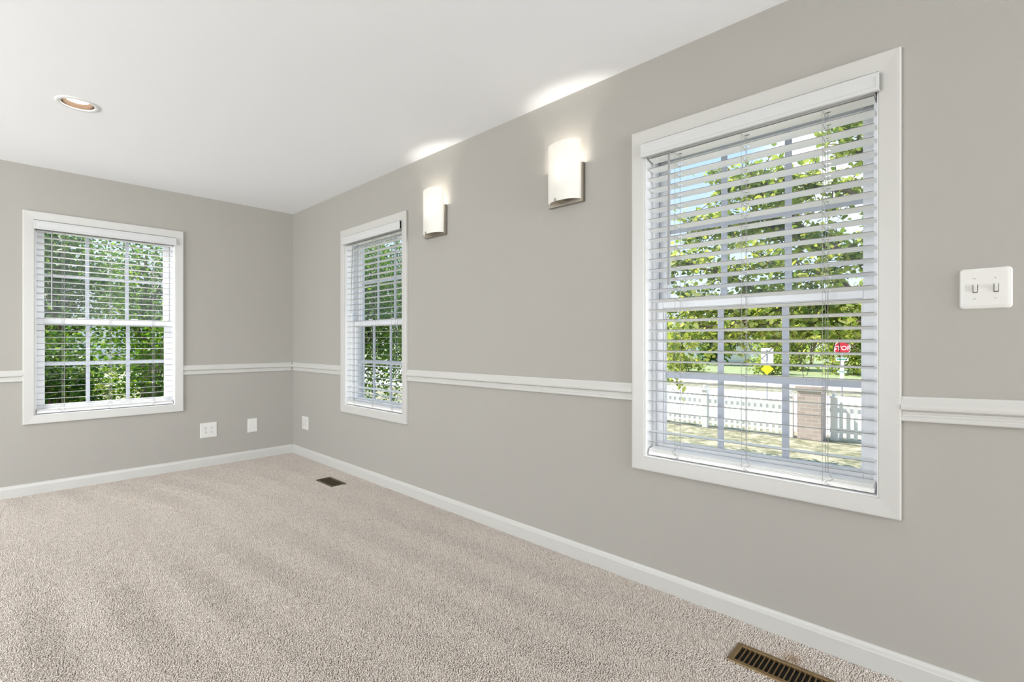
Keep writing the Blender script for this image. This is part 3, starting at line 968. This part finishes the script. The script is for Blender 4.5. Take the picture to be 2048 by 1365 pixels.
house(50, 16.5, 9, 8, 2.2, 1.7, -1.15, 'white gabled house far across the road, left', [(-2.5, 1.5), (2.0, 1.5)], M['roof'])
house(70, 20.0, 9, 8, 2.6, 2.0, -1.25, 'white gabled house across the road beside the bushes', [(-1.5, 1.4), (2.0, 1.4)], M['roof'])

# trees
LEAF = mat_attr('leaf', 0.45, transl=0.58, spec=0.35, tint=(1.45, 1.4, 0.7))
BARK = mat('bark', srgb(132, 116, 100), 0.9, bump=0.6, bscale=30, vary=0.25, vscale=8)
LT = np.array([(0, 1, 2), (0, 3, 1), (1, 3, 4), (2, 1, 5), (1, 4, 6), (1, 6, 5)])
def leaves(name, P, size, cols, parent, droop=0.35, wid=0.36, up=0.35):
    n = len(P)
    # random leaf frames, roughly facing up
    N = rng.normal(0, 1, (n, 3)); N[:, 2] = np.abs(N[:, 2]) + up; N /= np.linalg.norm(N, axis=1)[:, None]
    A = rng.normal(0, 1, (n, 3)); A[:, 2] -= droop
    A -= N * (A * N).sum(1)[:, None]; A /= np.linalg.norm(A, axis=1)[:, None]
    B = np.cross(N, A)
    s = size * rng.uniform(0.65, 1.25, n)
    loc = np.array([(0, 0, 0), (0.5, 0, -0.02), (0.28, wid, 0.05), (0.28, -wid, 0.05), (0.72, -wid * 0.72, 0.0), (0.72, wid * 0.72, 0.0), (1.0, 0, -0.10)])
    V = P[:, None, :] + (A[:, None, :] * loc[None, :, 0:1] + B[:, None, :] * loc[None, :, 1:2] + N[:, None, :] * loc[None, :, 2:3]) * s[:, None, None]
    F = (np.arange(n)[:, None, None] * 7 + LT[None]).reshape(-1, 3)
    pick = rng.integers(0, len(cols), n)
    C = np.array(cols)[pick] * (1 + rng.normal(0, 0.12, n))[:, None]
    return np_mesh(name, V.reshape(-1, 3), F, LEAF, np.repeat(np.clip(C, 0, 1), 7, axis=0), parent=parent)
GREENS = [srgb(*c)[:3] for c in ((80, 116, 38), (98, 138, 46), (62, 100, 36), (124, 152, 52))]
BRIGHT = [srgb(*c)[:3] for c in ((146, 164, 90), (172, 184, 106), (114, 138, 74), (196, 200, 130))]
DEEP = [srgb(*c)[:3] for c in ((58, 94, 34), (76, 112, 40), (46, 80, 30), (104, 134, 48))]

def limb_tree(name, label, limbs, leaf_n, size, cols, base, spread, group=None, twig_len=0.5, ntw=9, zmin=-9.0):
    """limbs: list of (points, r0, r1). Twigs grow from the limbs, leaves from the twigs."""
    root = thing(name, label, 'tree', base, group)
    b = MB()
    twigs = []
    rr = random.Random(len(label) * 7 + leaf_n)
    for pts, r0, r1 in limbs:
        P = [Vector(p) for p in pts]
        # subdivide with wobble
        Q = []
        for i in range(len(P) - 1):
            m = 5
            for k in range(m):
                t = k / m
                Q.append(P[i].lerp(P[i + 1], t) + Vector((rr.gauss(0, 1), rr.gauss(0, 1), rr.gauss(0, 1))) * (0.012 + 0.25 * r0) * (1 if (i + k) else 0))
        Q.append(P[-1])
        n = len(Q)
        b.tube(Q, [r0 + (r1 - r0) * i / (n - 1) for i in range(n)], 8)
        L = sum((Q[i + 1] - Q[i]).length for i in range(n - 1))
        for k in range(int(L * ntw)):
            i = rr.randrange(max(0, n // 5), n - 1) if n > 4 else rr.randrange(n - 1)
            s = Q[i].lerp(Q[i + 1], rr.random())
            dirn = (Q[i + 1] - Q[i]).normalized()
            v = (dirn * rr.uniform(0.2, 0.9) + Vector((rr.gauss(0, .6), rr.gauss(0, .6), rr.gauss(0.05, .55)))).normalized()
            l = twig_len * rr.uniform(0.5, 1.5)
            e = s + v * l + Vector((0, 0, -0.08 * l)); mid = s.lerp(e, .5) + Vector((rr.gauss(0, .04), rr.gauss(0, .04), rr.gauss(0.03, .04))) * l * 2
            rad = max(0.003, min(0.011, (r0 + r1) * 0.22))
            b.tube([s, mid, e], [rad, rad * .7, rad * .35], 5)
            twigs.append((s, mid, e))
    b.build('branches', BARK, root, smooth=True)
    tw = np.array([[tuple(a) for a in t] for t in twigs])
    idx = rng.integers(0, len(tw), leaf_n); t = rng.uniform(0.15, 1.0, leaf_n)[:, None]
    Pn = np.where(t < .5, tw[idx, 0] + (tw[idx, 1] - tw[idx, 0]) * t * 2, tw[idx, 1] + (tw[idx, 2] - tw[idx, 1]) * (t * 2 - 1))
    Pn = Pn + rng.normal(0, spread, (leaf_n, 3))
    Pn = Pn[Pn[:, 2] > np.where(Pn[:, 1] > -2.3, -0.2, zmin)]
    leaves('foliage', Pn, size, cols, root)
    return root

def bush_tree(name, label, c, rad, leaf_n, size, cols, trunk_h=0.0, group=None, shell=0.55, clumps=26, cat='tree', hole=None):
    """trunk with a crown made of leaf clumps; c = base centre on the ground"""
    root = thing(name, label, cat, c, group)
    c = Vector(c); rr = random.Random(int(abs(c.x * 97 + c.y * 31)) + leaf_n)
    cc = c + Vector((0, 0, trunk_h + rad[2]))
    b = MB()
    b.tube([c, c + Vector((0.03, 0.02, trunk_h + rad[2] * 0.6)), cc + Vector((0, 0, rad[2] * 0.5))], [0.05 + 0.035 * rad[2], 0.04 + 0.02 * rad[2], 0.015], 8)
    centres = []
    for k in range(clumps):
        v = Vector((rr.gauss(0, 1), rr.gauss(0, 1), rr.gauss(0, 1))).normalized() * (shell + (1 - shell) * rr.random()) 
        p = cc + Vector((v.x * rad[0], v.y * rad[1], v.z * rad[2]))
        centres.append(p)
        s = c + Vector((0, 0, trunk_h + (p.z - c.z - trunk_h) * rr.uniform(0.2, 0.7)))
        b.tube([s, s.lerp(p, .55) + Vector((0, 0, 0.06)), p], [0.018 + 0.008 * rad[2], 0.012, 0.005], 5)
    b.build('branches', BARK, root, smooth=True)
    cen = np.array([tuple(p) for p in centres])
    idx = rng.integers(0, clumps, leaf_n)
    sc = np.array(rad) * (0.30 + 0.5 / math.sqrt(clumps))
    P = cen[idx] + rng.normal(0, 1, (leaf_n, 3)) * sc * 0.62
    P = P[P[:, 2] > c.z + 0.04]
    leaves('foliage', P, size, cols, root)
    return root

# the spreading tree outside the large near window: trunk stands to the right of the view
TB = (6.6, -4.75, G)
fork = (6.55, -4.65, 1.35)
limb_tree('spreading_tree', 'spreading tree with grey limbs and broad leaves close outside the large window', [
    ([TB, (6.6, -4.72, 0.3), fork], 0.16, 0.13),
    ([fork, (6.3, -3.9, 1.75), (6.2, -3.0, 1.72), (6.1, -2.1, 1.80), (5.9, -1.2, 1.78)], 0.085, 0.018),
    ([fork, (6.5, -4.0, 2.25), (6.4, -3.2, 2.75), (6.2, -2.4, 3.0), (6.0, -1.5, 3.05)], 0.085, 0.015),
    ([fork, (6.1, -3.9, 1.40), (5.9, -3.3, 1.30), (5.7, -2.6, 1.42), (5.6, -1.9, 1.36)], 0.06, 0.012),
    ([(6.35, -4.0, 1.55), (6.0, -3.6, 1.34), (5.8, -3.1, 1.2)], 0.035, 0.008),
    ([(5.6, -1.9, 1.36), (5.2, -1.75, 1.12), (4.95, -1.75, 0.86)], 0.012, 0.006),
    ([(6.2, -3.0, 1.72), (5.9, -2.3, 2.15), (5.8, -1.6, 2.45), (5.7, -0.9, 2.5)], 0.035, 0.008),
    ([(6.4, -3.2, 2.75), (6.4, -2.8, 3.4), (6.3, -2.2, 3.9)], 0.035, 0.008),
    ([fork, (6.7, -4.3, 2.9), (6.8, -3.9, 3.9), (6.8, -3.5, 4.8)], 0.08, 0.015),
    ([(6.7, -4.3, 2.9), (6.4, -3.6, 3.4), (6.1, -2.9, 3.55), (5.9, -2.2, 3.6)], 0.045, 0.01),
    ([(6.2, -3.0, 1.72), (6.5, -2.3, 1.35), (6.6, -1.5, 1.25), (6.6, -0.8, 1.2)], 0.03, 0.008),
    ([(6.35, -3.9, 1.8), (6.0, -3.3, 2.2), (5.8, -2.7, 2.3)], 0.035, 0.008),
    ([(6.3, -3.6, 1.75), (6.6, -3.1, 1.3), (6.7, -2.6, 1.15)], 0.03, 0.008),
    ([fork, (7.0, -5.3, 2.2), (7.2, -6.0, 2.8)], 0.08, 0.02),
], 15000, 0.095, BRIGHT, TB, 0.06, twig_len=0.5, ntw=24, zmin=1.16)

# dense trees right outside the far window
k = 0
for (x, y, rx, ry, rz, th, n, sz, cols, lab) in (
    (-1.6, 4.3, 0.62, 0.7, 1.15, 0.05, 5000, 0.062, DEEP, 'leafy dark green shrub tree at the left of the far window view'),
    (-0.25, 5.0, 0.72, 0.7, 1.05, 0.10, 4200, 0.062, GREENS, 'mid green shrub tree at the right of the far window view'),
    (-1.35, 7.0, 1.1, 0.9, 1.5, 1.45, 9500, 0.075, GREENS, 'tall full green tree behind the shrubs, left, at the far window'),
    (0.35, 9.3, 1.25, 1.0, 2.0, 1.2, 9500, 0.075, GREENS, 'tall full green tree behind the shrubs, right, at the far window'),
    (-0.2, 13.5, 1.6, 0.9, 0.75, 0.0, 3800, 0.075, BRIGHT, 'bright yellow green hedge shrub by the street behind the far window'),
    (3.1, 4.3, 1.1, 0.9, 2.0, 0.8, 9500, 0.075, GREENS, 'dense green tree outside the window nearest the corner'),
    (6.0, 6.8, 1.5, 1.2, 2.5, 0.6, 9500, 0.085, DEEP, 'dark green tree farther out from the window nearest the corner'),
    (6.6, 3.2, 0.75, 0.8, 1.1, 0.2, 4200, 0.085, GREENS, 'round leafy shrub inside the picket fence, left edge of the large window'),
):
    bush_tree('leafy_tree', lab, (x, y, G), (rx, ry, rz), n, sz, cols, th, 'trees outside the windows', 0.35, 34)
# greenery across the road
for (x, y, rx, ry, rz, n, sz, cols, lab) in (
    (33.8, 0.2, 1.9, 1.9, 2.6, 6000, 0.24, BRIGHT, 'pale green weeping tree across the road behind the stop sign'),
    (36.4, 4.3, 1.9, 2.0, 2.7, 6000, 0.24, BRIGHT, 'full green tree across the road right of the yellow diamond'),
    (42.0, -0.3, 2.3, 2.1, 3.6, 6000, 0.30, BRIGHT, 'taller green tree behind the weeping tree at the right'),
    (46.0, 7.2, 2.3, 2.1, 3.8, 6000, 0.30, GREENS, 'taller dark tree far behind the yellow diamond'),
    (40.5, 10.9, 1.5, 1.5, 1.9, 4000, 0.24, DEEP, 'small dark green tree across the road left of the white sign'),
):
    bush_tree('street_tree', lab, (x, y, G), (rx, ry, rz), n, sz, cols, 0.2, 'trees across the road', 0.3, 30)
for (x, y, rz, lab) in ((30.6, 3.9, 0.62, 'low round bush by the road, in front of the tree row'), (29.8, 9.3, 0.7, 'low bright bush by the road beside the dark tree'), (30.5, 13.6, 0.75, 'low bush at the road left of the white sign')):
    bush_tree('bush', lab, (x, y, G), (1.0, 1.1, rz), 1800, 0.16, BRIGHT, 0.0, 'bushes by the road', 0.2, 14, 'bush')
print('scene built')
